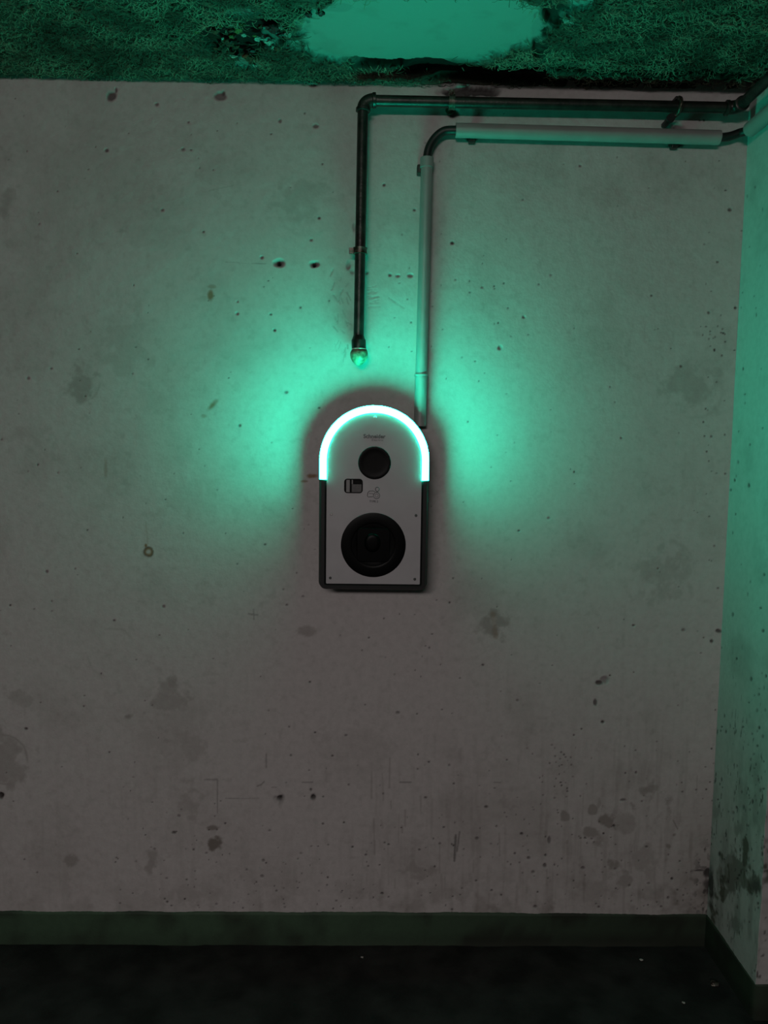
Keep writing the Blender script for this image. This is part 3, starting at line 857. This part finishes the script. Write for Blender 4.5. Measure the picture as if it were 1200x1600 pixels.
# ---------------------------------------------------------------- plastic conduits and cable
YC = -.026
def conduit(name, label, pts, r, joints=(), lip=None):
    base = Vector(pts[-1]); t = thing(name, label, 'conduit', (base.x, base.y, base.z), None)
    d = (Vector(pts[-1]) - Vector(pts[0])).normalized()
    bm = bmesh.new()
    ri = r - .002
    P0, P1 = Vector(pts[0]), Vector(pts[-1])
    tube(bm, [P0 + d * .012, P0 + d * .011, P0, P0, P1, P1, P1 - d * .011, P1 - d * .012], [ri * .02, ri, ri, r, r, ri, ri, ri * .02], 32, cap=False, off=base)
    obj('tube', bm, M_pvc, t, angle=.5)
    for (s0, s1, rj) in joints:
        a = P0.lerp(P1, s0); b = P0.lerp(P1, s1)
        bm = bmesh.new()
        tube(bm, [a, a, b, b], [r - .0006, rj, rj, r - .0006], 32, cap=False, off=base)
        obj('sleeve', bm, M_pvc, t, angle=.5)
    return t, base
v0 = at(667.2, 247, YC); v1 = at(656.0, 666, YC)
def frac(y): return (y - 247) / (666 - 247)
cv, base = conduit('plastic_conduit', 'upright grey plastic conduit running down the wall behind the charger arch', [v0, v1], .0148,
             [(0.0, frac(262), .0168), (frac(583), frac(586), .0176), (frac(587.5), 1.0, .0158)])
bm = bmesh.new()
p = at(655, 266, -.012)
box(bm, p, (.012, .024, .022), bev=.003, off=base)
obj('clip', bm, M_iron, cv)
h0 = at(712, 203.5, YC - .004); h1 = at(1124, 215, YC - .004)
ch2, base = conduit('plastic_conduit', 'level grey plastic conduit fixed below the iron pipe', [h0, h1], .0172)
for a in (739, 1058):
    t_ = (a - 712) / 412; p = h0.lerp(h1, t_)
    bm = bmesh.new(); box(bm, p + Vector((0, .019, -.006)), (.018, .018, .034), bev=.003, off=base)
    obj('clip', bm, M_iron, ch2)
r0 = Vector((at(1171, 203, -.05).x, -.055, at(1171, 203, -.05).z))
ch3, base = conduit('plastic_conduit', 'grey plastic conduit along the side wall, coming towards the viewer from the corner', [r0, r0 + Vector((0, -2.4, 0))], .0185)
# black cable in its two visible bends
def cable(label, ctrl, r):
    # Catmull-Rom
    pts = []
    c = [ctrl[0] * 2 - ctrl[1]] + ctrl + [ctrl[-1] * 2 - ctrl[-2]]
    for i in range(1, len(c) - 2):
        for k in range(8):
            t = k / 8
            pts.append(.5 * ((2 * c[i]) + (c[i + 1] - c[i - 1]) * t + (2 * c[i - 1] - 5 * c[i] + 4 * c[i + 1] - c[i + 2]) * t * t + (3 * c[i] - c[i - 1] - 3 * c[i + 1] + c[i + 2]) * t ** 3))
    pts.append(c[-2])
    base = pts[0]
    bm = bmesh.new(); tube(bm, pts, r, 24, off=base)
    o = obj('cable', bm, M_hose, None, angle=.7); o.location = base
    tag(o, label, 'cable')
    return o
dv = (v1 - v0).normalized(); dh = (h1 - h0).normalized()
cable('thick black cable bending from the upright conduit into the level conduit', [v0 + dv * .010, v0, at(670.5, 231, YC), at(680, 215.5, YC), at(694, 205, YC - .002), h0, h0 + dh * .010], .0106)
cable('short black cable stub leaving the level conduit at the room corner', [h1 - dh * .010, h1, at(1140, 213, YC - .002), at(1156, 207.5, YC - .004), Vector((r0.x - .010, -.040, r0.z - .001)), Vector((r0.x - .001, -.052, r0.z)), Vector((r0.x, -.066, r0.z))], .0105)

# ---------------------------------------------------------------- crumbs of plaster on the floor
def on_floor(a, b):
    d = _F + R2 * ((a - 600) / FPX) + U2 * ((800 - b) / FPX)
    return CAM + d * ((0 - CAM.z) / d.z)
spots = [(1002, 1500, .0042, 'tiny white plaster crumb on the floor in front of the right corner', M_chip),
         (566, 1496, .0032, 'tiny white plaster crumb on the floor below the charger', M_chip),
         (1134, 1521, .0075, 'grey plaster flake on the floor beside the right side wall', M_clamp),
         (1068, 1567, .0036, 'pale crumb at the photo\'s lower edge, left of the side wall', M_chip),
         (1116, 1538, .0100, 'dark flat fragment on the floor close to the side wall', M_clamp)]
for k, (a, b, r, lab, m) in enumerate(spots):
    p = on_floor(a, b)
    bm = bmesh.new(); bmesh.ops.create_icosphere(bm, subdivisions=2, radius=1)
    rr = random.Random(k + 50)
    for v in bm.verts:
        q_ = 1 + rr.uniform(-.3, .2)
        v.co = Vector((v.co.x * r * 1.2 * q_, v.co.y * r * q_, v.co.z * r * .45 * q_))
    o = obj('plaster_crumb', bm, m); o.location = (p.x, p.y, r * .25)
    tag(o, lab, 'debris')
print('tris', sum(len(o.data.loop_triangles) if False else sum(len(p_.vertices) - 2 for p_ in o.data.polygons) if len(o.data.polygons) < 5000 else len(o.data.polygons) * 2 for o in bpy.data.objects if o.type == 'MESH'))
